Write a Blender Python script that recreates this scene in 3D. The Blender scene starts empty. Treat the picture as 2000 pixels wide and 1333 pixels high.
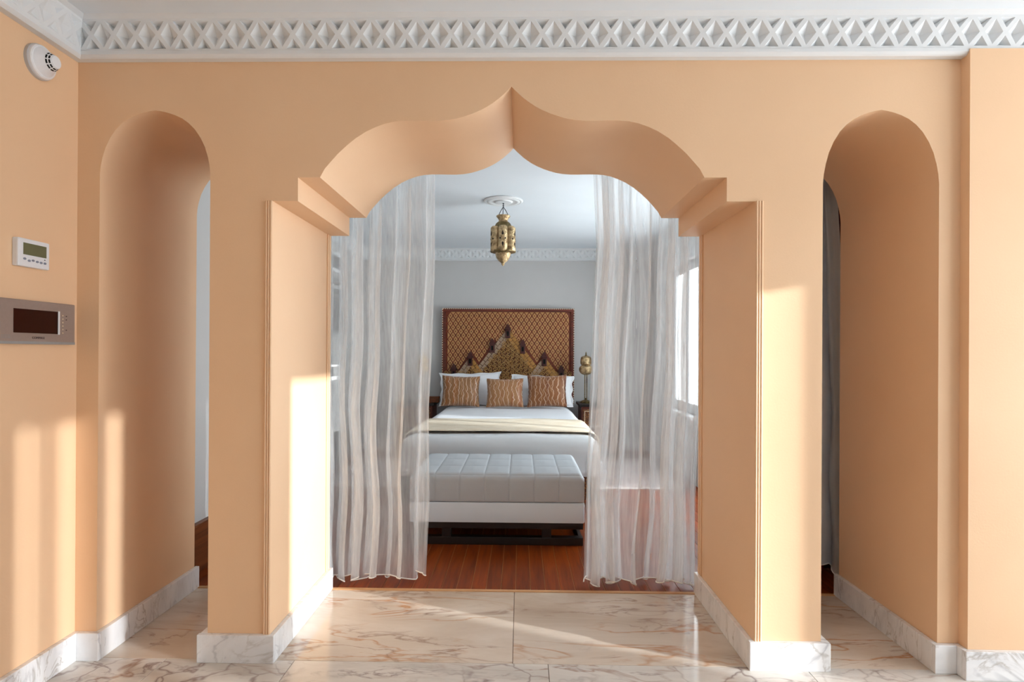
import bpy, bmesh, math, random
from mathutils import Vector, Matrix
random.seed(7)
PI = math.pi
SC = bpy.context.scene
COL = SC.collection

# ------------------------------------------------------------------ camera, world, sun, exposure
cam = bpy.data.cameras.new('camera'); camo = bpy.data.objects.new('camera', cam); COL.objects.link(camo)
cam.sensor_width = 36.0; cam.lens = 36.0 * 1150 / 2000
cam.shift_x = (1000 - 995.68) / 2000; cam.shift_y = (686.36 - 666.5) / 2000
cam.clip_start = 0.05; cam.clip_end = 200
yaw, roll, pitch = math.radians(1.0195), math.radians(-0.3032), math.radians(0.0617)
Rm = Matrix.Rotation(yaw, 3, 'Z') @ Matrix.Rotation(pitch, 3, 'X') @ Matrix.Rotation(roll, 3, 'Y')
axx, axf, axu = Rm.col[0], Rm.col[1], Rm.col[2]
M4 = Matrix((axx, axu, -axf)).transposed().to_4x4()
M4.translation = Vector((0, -2.445, 1.30))
camo.matrix_world = M4
SC.camera = camo

SC.view_settings.view_transform = 'Standard'; SC.view_settings.look = 'None'
SC.view_settings.gamma = 1.0; SC.view_settings.use_curve_mapping = False
SC.view_settings.exposure = 0.55
try:
    SC.cycles.use_denoising = True
    SC.cycles.max_bounces = 14; SC.cycles.diffuse_bounces = 8; SC.cycles.glossy_bounces = 4
    SC.cycles.transparent_max_bounces = 32; SC.cycles.transmission_bounces = 8
    SC.cycles.sample_clamp_indirect = 8.0
    SC.cycles.caustics_reflective = False; SC.cycles.caustics_refractive = False
except Exception: pass

world = bpy.data.worlds.new('world'); SC.world = world; world.use_nodes = True
bgn = world.node_tree.nodes['Background']
bgn.inputs[0].default_value = (0.92, 0.965, 1.0, 1); bgn.inputs[1].default_value = 7.4

SUN_DIR = Vector((-0.9285, 0.3714, -0.178)).normalized()
sun = bpy.data.lights.new('sun', 'SUN'); suno = bpy.data.objects.new('sun', sun); COL.objects.link(suno)
sun.energy = 5.2; sun.angle = math.radians(0.7); sun.color = (0.95, 0.98, 1.0)
suno.location = (8, -4, 3)
suno.rotation_euler = (-SUN_DIR).to_track_quat('Z', 'Y').to_euler()

def portal(name, loc, rot, sx, sy):
    l = bpy.data.lights.new(name, 'AREA'); l.shape = 'RECTANGLE'; l.size = sx; l.size_y = sy
    l.cycles.is_portal = True
    o = bpy.data.objects.new(name, l); COL.objects.link(o); o.location = loc; o.rotation_euler = rot
portal('daylight_portal', (3.78, -1.72, 1.22), (0, PI/2, 0), 2.45, 3.2)
portal('daylight_portal', (1.70, 2.88, 1.2), (0, PI/2, 0), 2.4, 3.0)

# ------------------------------------------------------------------ materials
def srgb(r, g, b):
    f = lambda c: (c/12.92 if c <= 0.04045 else ((c+0.055)/1.055)**2.4)
    return (f(r/255), f(g/255), f(b/255), 1)
class NT:
    def __init__(s, name):
        s.m = bpy.data.materials.new(name); s.m.use_nodes = True
        s.t = s.m.node_tree; s.t.nodes.clear()
        s.out = s.t.nodes.new('ShaderNodeOutputMaterial')
    def n(s, typ, ins=None, **kw):
        nd = s.t.nodes.new(typ)
        for k, v in kw.items(): setattr(nd, k, v)
        for k, v in (ins or {}).items():
            if hasattr(v, 'is_output') or isinstance(v, bpy.types.NodeSocket): s.t.links.new(v, nd.inputs[k])
            else: nd.inputs[k].default_value = v
        return nd
    def ramp(s, fac, stops):
        r = s.n('ShaderNodeValToRGB', {0: fac})
        e = r.color_ramp.elements
        while len(e) < len(stops): e.new(0.5)
        for i, (p, c) in enumerate(stops):
            e[i].position = p; e[i].color = c if len(c) == 4 else (*c, 1)
        return r.outputs[0]
    def mix(s, fac, a, b, mode='MIX'):
        m = s.n('ShaderNodeMix', data_type='RGBA', blend_type=mode)
        for k, v in ((0, fac), (6, a), (7, b)):
            if isinstance(v, bpy.types.NodeSocket): s.t.links.new(v, m.inputs[k])
            else: m.inputs[k].default_value = v
        return m.outputs[2]
    def math(s, op, a, b=0.0):
        m = s.n('ShaderNodeMath', {0: a, 1: b}, operation=op); return m.outputs[0]
    def coord(s, which='Object', scale=(1,1,1), rot=(0,0,0), loc=(0,0,0)):
        c = s.n('ShaderNodeTexCoord').outputs[which]
        return s.n('ShaderNodeMapping', {0: c, 1: loc, 2: rot, 3: scale}).outputs[0]
    def noise(s, vec, scale, detail=4, rough=0.5, dist=0.0, out=0):
        return s.n('ShaderNodeTexNoise', {'Vector': vec, 'Scale': scale, 'Detail': detail, 'Roughness': rough, 'Distortion': dist}).outputs[out]
    def done(s, sh): s.t.links.new(sh, s.out.inputs[0]); return s.m
    def pbr(s, color, rough=0.5, metal=0.0, bump=None, bstr=0.2, bdist=0.01, spec=0.5, **ins):
        d = {'Base Color': color, 'Roughness': rough, 'Metallic': metal, 'Specular IOR Level': spec}
        d.update(ins)
        p = s.n('ShaderNodeBsdfPrincipled', d)
        if bump is not None:
            b = s.n('ShaderNodeBump', {'Height': bump, 'Strength': bstr, 'Distance': bdist})
            s.t.links.new(b.outputs[0], p.inputs['Normal'])
        return s.done(p.outputs[0])

def simple(name, col, rough=0.5, metal=0.0, nscale=30, var=0.06, bstr=0.15, spec=0.5, bdist=0.004):
    t = NT(name); v = t.coord()
    n = t.noise(v, nscale, 4)
    dark = tuple(c*(1-var*2) for c in col[:3]) + (1,)
    c = t.ramp(n, [(0.25, dark), (0.7, col)])
    return t.pbr(c, rough, metal, n, bstr, bdist, spec)

def m_peach():
    t = NT('peach_plaster'); v = t.coord()
    n1 = t.noise(v, 1.6, 3); n2 = t.noise(v, 120, 3)
    c = t.ramp(n1, [(0.3, srgb(226, 189, 152)), (0.7, srgb(231, 195, 158))])
    return t.pbr(c, 0.55, 0, n2, 0.10, 0.003, 0.3)
def m_white(name='white_plaster', c=(221, 224, 226)):
    t = NT(name); v = t.coord(); n = t.noise(v, 2.0, 3); n2 = t.noise(v, 90, 2)
    col = t.ramp(n, [(0.3, srgb(*[x-4 for x in c])), (0.7, srgb(*c))])
    return t.pbr(col, 0.7, 0, n2, 0.05, 0.002, 0.3)
def m_marble(name, warm, vein_a, vein_b, scale=1.0, amount=0.8, rough=0.12, net=0.0, ang=0.6):
    t = NT(name)
    c0 = t.n('ShaderNodeTexCoord').outputs['Object']
    oi = t.n('ShaderNodeObjectInfo')
    rnd = t.n('ShaderNodeCombineXYZ', {0: t.math('MULTIPLY', oi.outputs['Random'], 37.0), 1: t.math('MULTIPLY', oi.outputs['Random'], 91.0), 2: 0.0}).outputs[0]
    v0 = t.n('ShaderNodeVectorMath', {0: c0, 1: rnd}, operation='ADD').outputs[0]
    v = t.n('ShaderNodeMapping', {0: v0, 2: (0, 0, ang), 3: (0.8*scale, 2.6*scale, 1.0*scale)}).outputs[0]
    def ridge(sc, det, dist, w0, w1, off):
        vv = t.n('ShaderNodeVectorMath', {0: v, 1: (off, off*2, 0)}, operation='ADD').outputs[0]
        n = t.noise(vv, sc, det, 0.55, dist)
        r = t.math('ABSOLUTE', t.math('SUBTRACT', n, 0.5))
        return t.ramp(r, [(0.0, (1,1,1)), (w0, (.75,.75,.75)), (w1, (0,0,0))])
    l1 = ridge(1.3, 5, 0.6, 0.004, 0.020, 0.0); l2 = ridge(2.4, 6, 0.9, 0.004, 0.026, 7.0)
    p1 = t.ramp(t.noise(v, 0.9, 3, 0.6, 0.4), [(0.42, (0,0,0)), (0.60, (1,1,1))])
    p2 = t.ramp(t.noise(v, 1.4, 3, 0.6, 0.8), [(0.46, (0,0,0)), (0.62, (1,1,1))])
    base = t.ramp(t.noise(v, 1.1, 6, 0.62, 0.6), [(0.3, warm[0]), (0.5, warm[1]), (0.72, warm[2])])
    c = t.mix(t.math('MULTIPLY', t.math('MULTIPLY', l1, p1), amount), base, vein_a)
    c = t.mix(t.math('MULTIPLY', t.math('MULTIPLY', l2, p2), amount), c, vein_b)
    blot = t.ramp(t.noise(v, 2.2, 5, 0.7, 0.5), [(0.62, (0,0,0)), (0.70, (1,1,1))])
    c = t.mix(t.math('MULTIPLY', blot, 0.4*amount), c, vein_a)
    if net > 0:
        warp = t.noise(v0, 2.2, 4, 0.6, 0, 1)
        vw = t.n('ShaderNodeVectorMath', {0: v0, 1: t.n('ShaderNodeVectorMath', {0: warp, 'Scale': 0.5}, operation='SCALE').outputs[0]}, operation='ADD').outputs[0]
        vor = t.n('ShaderNodeTexVoronoi', {'Vector': vw, 'Scale': 4.5}, feature='DISTANCE_TO_EDGE').outputs[0]
        l3 = t.ramp(vor, [(0.0, (1,1,1)), (0.018, (.5,.5,.5)), (0.05, (0,0,0))])
        p3 = t.ramp(t.noise(v0, 1.6, 3), [(0.44, (0,0,0)), (0.6, (1,1,1))])
        c = t.mix(t.math('MULTIPLY', t.math('MULTIPLY', l3, p3), net), c, vein_b)
    return t.pbr(c, rough, 0, None, spec=0.5)
def m_wood(name, ca, cb, scale=6.0, axis='Y', rough=0.28, spec=0.5):
    t = NT(name)
    c0 = t.n('ShaderNodeTexCoord').outputs['Object']
    oi = t.n('ShaderNodeObjectInfo').outputs['Random']
    off = t.n('ShaderNodeCombineXYZ', {0: t.math('MULTIPLY', oi, 13.0), 1: t.math('MULTIPLY', oi, 31.0), 2: t.math('MULTIPLY', oi, 7.0)}).outputs[0]
    v = t.n('ShaderNodeVectorMath', {0: c0, 1: off}, operation='ADD').outputs[0]
    st = {'Y': (1, 0.06, 1), 'X': (0.06, 1, 1), 'Z': (1, 1, 0.06)}[axis]
    v = t.n('ShaderNodeMapping', {0: v, 3: st}).outputs[0]
    n = t.noise(v, scale*6, 5, 0.6, 0.6)
    c = t.ramp(n, [(0.3, ca), (0.7, cb)])
    hsv = t.n('ShaderNodeHueSaturation', {'Value': t.math('ADD', t.math('MULTIPLY', oi, 0.28), 0.86), 'Color': c}).outputs[0]
    return t.pbr(hsv, rough, 0, n, 0.08, 0.003, spec)
def m_sheer(name, col, lo, hi, trans=0.55, nx=70):
    t = NT(name)
    v = t.coord('UV', (nx, 3.0, 1)); n = t.noise(v, 1.0, 5, 0.65, 0.5)
    v2 = t.coord('UV', (nx*3.5, 14, 1)); n2 = t.noise(v2, 1.0, 3, 0.6, 0.3)
    nn = t.math('ADD', t.math('MULTIPLY', n, 0.7), t.math('MULTIPLY', n2, 0.3))
    fac = t.n('ShaderNodeMapRange', {0: nn, 1: 0.34, 2: 0.66, 3: lo, 4: hi}).outputs[0]
    b = t.n('ShaderNodeBump', {'Height': nn, 'Strength': 0.2, 'Distance': 0.01}).outputs[0]
    d = t.n('ShaderNodeBsdfDiffuse', {0: col, 'Normal': b}).outputs[0]
    tr = t.n('ShaderNodeBsdfTranslucent', {0: col, 'Normal': b}).outputs[0]
    cl = t.n('ShaderNodeMixShader', {0: trans, 1: d, 2: tr}).outputs[0]
    tp = t.n('ShaderNodeBsdfTransparent', {0: (1,1,1,1)}).outputs[0]
    return t.done(t.n('ShaderNodeMixShader', {0: fac, 1: tp, 2: cl}).outputs[0])
def m_fabric(name, col, rough=0.9, scale=220, var=0.05, bstr=0.25):
    t = NT(name); v = t.coord()
    w = t.noise(v, scale, 2); n = t.noise(v, 5, 4)
    c = t.ramp(n, [(0.3, tuple(x*(1-var) for x in col[:3])), (0.7, col[:3])])
    return t.pbr(c, rough, 0, t.math('ADD', t.math('MULTIPLY', w, 0.3), n), bstr, 0.008, 0.2)
def m_throw():
    t = NT('beige_throw_weave'); v = t.coord('Object', (3, 40, 10)); n = t.noise(v, 2, 5, 0.7, 0.4)
    c = t.ramp(n, [(0.3, srgb(205, 180, 150)), (0.5, srgb(232, 216, 192)), (0.7, srgb(245, 236, 220))])
    return t.pbr(c, 0.85, 0, n, 0.3, 0.01, 0.2)
def m_cushion(name, ca, cb, cc, seed):
    t = NT(name)
    v = t.coord('Object', (1, 1, 1), (0, 0, 0), (seed, 0, seed*2))
    warp = t.noise(t.coord('Object', (2.5, 1, 6), (0,0,0), (seed*3, 0, 0)), 2.0, 2, 0.5)
    sx = t.n('ShaderNodeSeparateXYZ', {0: v}).outputs
    xx = t.math('ADD', sx[0], t.math('MULTIPLY', warp, 0.11))
    s1 = t.math('SINE', t.math('MULTIPLY', xx, 115.0))
    warp2 = t.noise(t.coord('Object', (2.5, 1, 7), (0,0,0), (0, 0, seed*5)), 2.0, 2, 0.5)
    x2 = t.math('ADD', sx[0], t.math('MULTIPLY', warp2, -0.12))
    s2 = t.math('SINE', t.math('MULTIPLY', x2, 92.0))
    l1 = t.ramp(s1, [(0.86, (0,0,0)), (0.97, (1,1,1))]); l2 = t.ramp(s2, [(0.84, (0,0,0)), (0.97, (1,1,1))])
    band = t.noise(t.coord('Object', (9, 0.1, 0.6), (0,0,0), (seed*2.3, 0, 0)), 1.0, 2, 0.5)
    base = t.ramp(band, [(0.30, cb), (0.48, ca), (0.58, ca), (0.7, cb)])
    c = t.mix(t.math('MULTIPLY', l1, 0.62), base, cc)
    c = t.mix(t.math('MULTIPLY', l2, 0.5), c, srgb(196, 150, 110))
    return t.pbr(c, 0.45, 0, t.noise(v, 90, 3), 0.2, 0.004, 0.5, **{'Sheen Weight': 0.3})
def m_inlay(name, ca, cb, scale=60):
    t = NT(name); v = t.coord('Object', (1,1,1), (0.0, 0.0, 0.0))
    vo = t.n('ShaderNodeTexVoronoi', {'Vector': v, 'Scale': scale}, feature='DISTANCE_TO_EDGE').outputs[0]
    c = t.ramp(vo, [(0.05, ca), (0.16, ca), (0.24, cb)])
    return t.pbr(c, 0.4, 0, vo, 0.5, 0.006)
def m_brass(name='antique_brass', dark=srgb(120, 90, 60), light=srgb(222, 196, 152)):
    t = NT(name); v = t.coord()
    n = t.noise(v, 25, 5, 0.6); vo = t.n('ShaderNodeTexVoronoi', {'Vector': v, 'Scale': 110.0}).outputs[0]
    c = t.ramp(n, [(0.3, dark), (0.62, light)])
    return t.pbr(c, 0.38, 0.75, vo, 0.7, 0.004)

MT = {}
MT['peach'] = m_peach()
MT['white'] = m_white()
MT['ceiling'] = m_white('ceiling_paint', (224, 232, 239))
MT['grey_wall'] = m_white('grey_wall_paint', (204, 203, 202))
MT['marble_floor'] = m_marble('cream_marble_floor', (srgb(186, 168, 150), srgb(204, 190, 174), srgb(220, 210, 198)), srgb(172, 110, 46), srgb(134, 102, 84), 1.0, 0.8)
MT['marble_front'] = m_marble('veined_marble_floor', (srgb(184, 178, 170), srgb(204, 198, 190), srgb(220, 215, 208)), srgb(150, 118, 100), srgb(120, 98, 94), 1.3, 0.8, 0.12, 0.8, 0.9)
MT['marble_base'] = m_marble('white_marble_skirting', (srgb(206, 207, 209), srgb(226, 226, 227), srgb(236, 236, 236)), srgb(160, 160, 166), srgb(150, 140, 128), 2.0, 0.6, 0.2)
MT['grout'] = simple('grout', srgb(120, 105, 95), 0.9)
MT['plank'] = m_wood('oiled_brown_planks', srgb(98, 37, 6), srgb(146, 64, 11), 6, 'Y', 0.32, 0.22)
MT['plank_gap'] = simple('pale_plank_joint', srgb(196, 150, 104), 0.7)
MT['wood_red'] = m_wood('dark_red_wood', srgb(72, 26, 16), srgb(118, 48, 28), 8, 'X', 0.4)
MT['wood_brown'] = m_wood('brown_wainscot_wood', srgb(86, 42, 16), srgb(134, 74, 34), 5, 'Y', 0.4)
MT['sheer'] = m_sheer('white_sheer_voile', (0.88, 0.895, 0.905, 1), 0.24, 0.54, 0.5, 46)
MT['grey_cloth'] = m_sheer('grey_voile_doubled', (0.68, 0.70, 0.72, 1), 0.90, 0.99, 0.35, 40)
MT['red_cloth'] = m_fabric('dark_red_cloth', srgb(92, 8, 12), 0.9)
MT['hem'] = m_fabric('white_hem_cord', srgb(236, 236, 232), 0.9)
MT['duvet'] = m_fabric('white_cotton', srgb(214, 215, 216), 0.9, 300, 0.03, 0.2)
MT['pillow'] = m_fabric('white_pillow_cotton', srgb(238, 239, 242), 0.9, 300, 0.03, 0.2)
MT['bench'] = m_fabric('light_grey_leatherette', srgb(188, 193, 197), 0.5, 260, 0.03, 0.08)
MT['bench_base'] = m_fabric('white_leatherette', srgb(226, 237, 246), 0.5, 260, 0.03, 0.06)
MT['black_wood'] = simple('black_lacquer', srgb(26, 16, 14), 0.35)
MT['throw'] = m_throw()
MT['tan_tile'] = simple('tan_bone_tile', srgb(204, 148, 92), 0.45, 0, 60, 0.12)
MT['tan_band'] = simple('gold_brown_tile', srgb(188, 134, 66), 0.45, 0, 60, 0.15)
MT['mauve_band'] = simple('mauve_grey_tile', srgb(176, 148, 124), 0.45, 0, 60, 0.15)
MT['carved'] = m_inlay('carved_brown_panel', srgb(92, 48, 20), srgb(166, 110, 52), 48)
MT['scroll'] = simple('gold_scrollwork', srgb(196, 150, 88), 0.4, 0, 80, 0.15)
MT['dark_turret'] = simple('maroon_turret_wood', srgb(70, 22, 18), 0.4)
MT['rib'] = m_wood('red_brown_rib_wood', srgb(92, 36, 18), srgb(132, 56, 28), 8, 'X', 0.45)
MT['bone'] = simple('bone_inlay', srgb(226, 206, 176), 0.4)
MT['brass'] = m_brass()
MT['brass_dark'] = m_brass('dark_brass', srgb(66, 56, 34), srgb(140, 120, 78))
MT['hole_shade'] = simple('painted_hole_shade', srgb(30, 18, 10), 0.8)
MT['chain'] = simple('dark_steel_chain', srgb(90, 92, 98), 0.4, 0.8)
MT['plastic'] = simple('white_plastic', srgb(226, 228, 232), 0.35, 0, 60, 0.02, 0.03)
MT['plastic_grey'] = simple('pale_grey_plastic', srgb(186, 186, 188), 0.4, 0, 60, 0.02, 0.03)
MT['lcd'] = simple('olive_lcd', srgb(104, 106, 78), 0.25, 0, 40, 0.04, 0.02)
MT['button'] = simple('slate_button', srgb(128, 134, 150), 0.4)
MT['taupe'] = simple('taupe_metal_bezel', srgb(158, 142, 134), 0.42, 0.25, 90, 0.03, 0.04)
MT['screen'] = simple('dark_maroon_screen', srgb(34, 4, 6), 0.12, 0, 10, 0.02, 0.0)
MT['ink'] = simple('dark_ink', srgb(64, 44, 44), 0.6)
MT['slot'] = simple('black_slot', srgb(8, 8, 8), 0.9)
MT['louvre'] = simple('grey_louvre_paint', srgb(150, 149, 148), 0.5)
MT['rug'] = m_fabric('mauve_rug_pile', srgb(196, 178, 174), 0.95, 150, 0.1, 0.5)
MT['rug_edge'] = m_fabric('cream_rug_edge', srgb(222, 214, 206), 0.95)
MT['frame_white'] = simple('white_window_paint', srgb(236, 237, 238), 0.35, 0, 40, 0.02, 0.02)
def m_glass():
    t = NT('window_glass')
    tp = t.n('ShaderNodeBsdfTransparent', {0: (0.96, 0.975, 0.97, 1)}).outputs[0]
    g = t.n('ShaderNodeBsdfGlossy', {0: (1,1,1,1), 'Roughness': 0.02}).outputs[0]
    n = t.noise(t.coord(), 3.0, 2)
    f = t.n('ShaderNodeMapRange', {0: n, 1: 0, 2: 1, 3: 0.05, 4: 0.07}).outputs[0]
    return t.done(t.n('ShaderNodeMixShader', {0: f, 1: tp, 2: g}).outputs[0])
MT['glass'] = m_glass()

# ------------------------------------------------------------------ mesh helpers
class MB:
    def __init__(s): s.b = bmesh.new()
    def box(s, x0, x1, y0, y1, z0, z1, bev=0.0):
        r = bmesh.ops.create_cube(s.b, size=1.0)
        for v in r['verts']:
            v.co = Vector(((x0+x1)/2 + v.co.x*(x1-x0), (y0+y1)/2 + v.co.y*(y1-y0), (z0+z1)/2 + v.co.z*(z1-z0)))
        if bev > 0:
            es = list({e for v in r['verts'] for e in v.link_edges})
            bmesh.ops.bevel(s.b, geom=es, offset=bev, segments=2, affect='EDGES', profile=0.6)
        return s
    def lathe(s, prof, c=(0,0,0), seg=24, axis='Z', lobes=0, lobe_amp=0.0):
        rings = []
        for (r, h) in prof:
            ring = []
            for i in range(seg):
                a = 2*PI*i/seg
                rr = max(r, 1e-4) * (1 + (lobe_amp*math.cos(lobes*a) if lobes else 0))
                p = (rr*math.cos(a), rr*math.sin(a), h)
                if axis == 'X': p = (h, rr*math.cos(a), rr*math.sin(a))
                if axis == 'Y': p = (rr*math.cos(a), h, rr*math.sin(a))
                ring.append(s.b.verts.new((c[0]+p[0], c[1]+p[1], c[2]+p[2])))
            rings.append(ring)
        for A, B in zip(rings, rings[1:]):
            for i in range(seg):
                s.b.faces.new((A[i], A[(i+1) % seg], B[(i+1) % seg], B[i]))
        s.b.faces.new(rings[0][::-1]); s.b.faces.new(rings[-1])
        return s
    def tube(s, pts, r, seg=6, r2=None):
        rings = []; n = len(pts)
        for k, p in enumerate(pts):
            p = Vector(p)
            d = (Vector(pts[min(k+1, n-1)]) - Vector(pts[max(k-1, 0)])).normalized()
            a = d.cross(Vector((0, 0, 1)))
            if a.length < 1e-3: a = d.cross(Vector((1, 0, 0)))
            a.normalize(); b = d.cross(a)
            rr = r if r2 is None else r + (r2-r)*k/(n-1)
            rings.append([s.b.verts.new(p + rr*(math.cos(2*PI*i/seg)*a + math.sin(2*PI*i/seg)*b)) for i in range(seg)])
        for A, B in zip(rings, rings[1:]):
            for i in range(seg): s.b.faces.new((A[i], A[(i+1) % seg], B[(i+1) % seg], B[i]))
        s.b.faces.new(rings[0][::-1]); s.b.faces.new(rings[-1])
        return s
    def prism(s, pts, f0, f1):
        """pts: 2D outline, f0/f1 map a 2D point to the two end faces"""
        A = [s.b.verts.new(f0(*p)) for p in pts]; B = [s.b.verts.new(f1(*p)) for p in pts]
        n = len(pts)
        s.b.faces.new(A); s.b.faces.new(B[::-1])
        for i in range(n): s.b.faces.new((A[(i+1) % n], A[i], B[i], B[(i+1) % n]))
        return s
    def grid(s, fn, nu, nv, uv=True, close_u=False):
        V = [[s.b.verts.new(fn(i/nu, j/nv)) for j in range(nv+1)] for i in range(nu + (0 if close_u else 1))]
        lay = s.b.loops.layers.uv.verify() if uv else None
        L = len(V)
        for i in range(nu):
            i2 = (i+1) % L if close_u else i+1
            for j in range(nv):
                f = s.b.faces.new((V[i][j], V[i2][j], V[i2][j+1], V[i][j+1]))
                if uv:
                    for lp, (a, c) in zip(f.loops, ((i, j), (i+1, j), (i+1, j+1), (i, j+1))):
                        lp[lay].uv = (a/nu, c/nv)
        return s
    def mesh(s, name, mat, smooth=35, fix=True):
        if fix: bmesh.ops.recalc_face_normals(s.b, faces=s.b.faces)
        me = bpy.data.meshes.new(name); s.b.to_mesh(me); s.b.free()
        for m in (mat if isinstance(mat, (list, tuple)) else [mat]): me.materials.append(MT[m])
        if smooth:
            me.polygons.foreach_set('use_smooth', [True]*len(me.polygons))
            me.set_sharp_from_angle(angle=math.radians(smooth))
        return me
    def build(s, name, mat, parent=None, loc=None, rot=None, smooth=35, fix=True):
        return link(name, s.mesh(name, mat, smooth, fix), parent, loc, rot)
def link(name, me, parent=None, loc=None, rot=None):
    o = bpy.data.objects.new(name, me); COL.objects.link(o)
    if parent: o.parent = parent
    if loc is not None: o.location = loc
    if rot is not None: o.rotation_euler = rot
    return o
def tag(o, label=None, cat=None, group=None, kind=None):
    if label: o['label'] = label
    if cat: o['category'] = cat
    if group: o['group'] = group
    if kind: o['kind'] = kind
    return o
def thing(name, label, cat, loc=(0,0,0), rot=(0,0,0), group=None):
    o = bpy.data.objects.new(name, None); COL.objects.link(o); o.location = loc; o.rotation_euler = rot
    o.empty_display_size = 0.1
    return tag(o, label, cat, group)
def struct(o, label, cat): return tag(o, label, cat, None, 'structure')
def dup_tree(o, parent=None):
    c = o.copy(); COL.objects.link(c); c.parent = parent
    for ch in list(o.children): dup_tree(ch, c)
    return c

# ------------------------------------------------------------------ ROOM SHELL
D = 0.743                      # thickness of the arcade wall
CX = -0.042
ZC = 2.509                     # underside of the cornice
ZT = 2.667                     # ceiling
CEN = [(375,348),(366,331),(355,318),(340,301),(322,284),(305,270),(285,257),(266,248),(247,241),(228,237),(205,235.5),(185,235.5),(165,236),(145,236),(125,234.5),(108,231.5),(92,227),(76,221.5),(60,214.5),(47,207.5),(35,199.5),(25,192),(16,184),(8,176.5),(0,168)]
def zpx(y): return 2.025 + (348-y)*(2.403-2.025)/180.0
cen = [(CX + dx*0.7985/375.0, zpx(y)) for dx, y in CEN]
cen_l = [(2*CX - x, z) for x, z in cen]
def side_arch(x0, x1, zs, za):
    c = (x0+x1)/2; h = (x1-x0)/2; pts = []
    prof = [(1.0,0),(0.985,.13),(0.955,.26),(0.90,.42),(0.82,.565),(0.715,.70),(0.60,.80),(0.48,.873),(0.35,.926),(0.22,.963),(0.10,.987),(0,1)]
    for fx, fz in prof: pts.append((c + h*fx, zs + (za-zs)*fz))
    left = [(2*c-x, z) for x, z in pts]
    return left[:-1] + pts[::-1]
def arcade():
    o = [(-2.3, 0)]
    L = [(-1.775, 0)] + side_arch(-1.772, -1.303, 2.04, 2.307) + [(-1.303, 0)]
    Rr = [(1.242, 0)] + side_arch(1.242, 1.714, 2.0, 2.303) + [(1.714, 0)]
    C = [(-1.038, 0), (-1.038, 1.926), (-0.933, 1.926), (-0.933, 2.025)] + cen_l[:-1] + cen[::-1] + [(0.849, 2.025), (0.849, 1.926), (0.966, 1.926), (0.966, 0)]
    o += L + C + Rr + [(4.0, 0), (4.0, ZT), (-2.3, ZT)]
    m = MB(); m.prism(o, lambda x, z: (x, 0, z), lambda x, z: (x, D, z))
    bm = m.b
    bmesh.ops.recalc_face_normals(bm, faces=bm.faces)
    big = [f for f in bm.faces if len(f.verts) > 4]
    bmesh.ops.triangulate(bm, faces=big, ngon_method='EAR_CLIP')
    for f in bm.faces: f.material_index = 1 if f.normal.y > 0.9 else 0
    return m.build('wall_arcade', ['peach', 'grey_wall'], smooth=28)
struct(arcade(), 'peach plaster wall pierced by a large ogee arch and two narrow pointed arches', 'wall')

b = MB(); b.box(1.80, 4.0, -0.05, 0.0, 0, ZC+0.02)
struct(b.build('wall_pilaster', 'peach', smooth=0), 'shallow peach wall projection right of the right narrow arch', 'wall')
b = MB(); b.box(-2.1, -1.867, -5.6, 0.0, 0, ZT)
struct(b.build('wall_left', 'peach', smooth=0), 'peach side wall carrying the thermostat and intercom', 'wall')

def wall_x(name, x0, x1, y0, y1, z1, holes, mat, label):
    """wall slab with rectangular holes (y0,y1,z0,z1), built of blocks"""
    m = MB(); ys = sorted({y0, y1, *[h[0] for h in holes], *[h[1] for h in holes]})
    for a, c in zip(ys, ys[1:]):
        hs = [h for h in holes if h[0] <= a and h[1] >= c]
        if not hs: m.box(x0, x1, a, c, 0, z1)
        else:
            h = hs[0]
            if h[2] > 0: m.box(x0, x1, a, c, 0, h[2])
            if h[3] < z1: m.box(x0, x1, a, c, h[3], z1)
    return struct(m.build(name, mat, smooth=0), label, 'wall')
# living room right wall: doorway, wider window, and an unseen opening added to brighten the left wall
wall_x('wall_right', 3.8, 3.96, -5.6, 0.0, ZT, [(-0.96, -0.14, 0.0, 2.45), (-1.785, -1.06, 0.0, 2.115), (-3.3, -2.04, 0.0, 2.115)], 'white', 'white wall with balcony doors and an added unseen light opening on the right of the front room')
b = MB()
b.box(-2.1, 3.96, -5.6, -5.5, 0, ZT)
struct(b.build('wall_rear', 'white', smooth=0), 'white rear wall behind the viewer', 'wall')
b = MB(); b.box(4.8, 4.92, -7.5, -1.66, -0.2, 1.1)  # unseen parapet added so only a streak of sun reaches the floor
struct(b.build('sun_mask_parapet', 'white', smooth=0), 'unseen white parapet added outside the front room to shade its floor', 'wall')
# unseen slim bars added in the wide window: their blurred shadows stripe the left wall
wf = bpy.data.objects.new('window_1', None); COL.objects.link(wf); wf.location = (3.88, -2.75, 0)
struct(wf, 'balcony window right of the front room, with unseen bars added to stripe its light', 'window')
for y, w in ((-2.07, .06), (-2.66, .05), (-3.27, .06)):
    b = MB(); b.box(-0.025, 0.025, y-w/2+2.75, y+w/2+2.75, 0, 2.115); b.build('shadow_stripe_bar', 'frame_white', wf, smooth=0)
tr = bpy.data.objects.new('sun_mask_screen', None); COL.objects.link(tr); tr.location = (7.0, -4.1, -0.2)  # unseen screen added outside; its gaps thin and stripe the sun
struct(tr, 'unseen slatted screen added to thin the sun through the wide window', 'screen')
m = MB(); m.box(-.03, .03, -.86, .86, 3.4, 3.5); m.box(-.03, .03, -.86, .86, 0.9, 1.0); m.build('rail', 'frame_white', tr, smooth=0)
yy = -0.84; rs = random.Random(3)
while yy < 0.84:
    w = rs.choice((.05, .07, .09, .13)); m = MB(); m.box(-.01, .01, yy, yy+w, 0.0, 3.45); m.build('slat', 'frame_white', tr, smooth=0)
    yy += w + rs.choice((.02, .035, .05))

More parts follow.
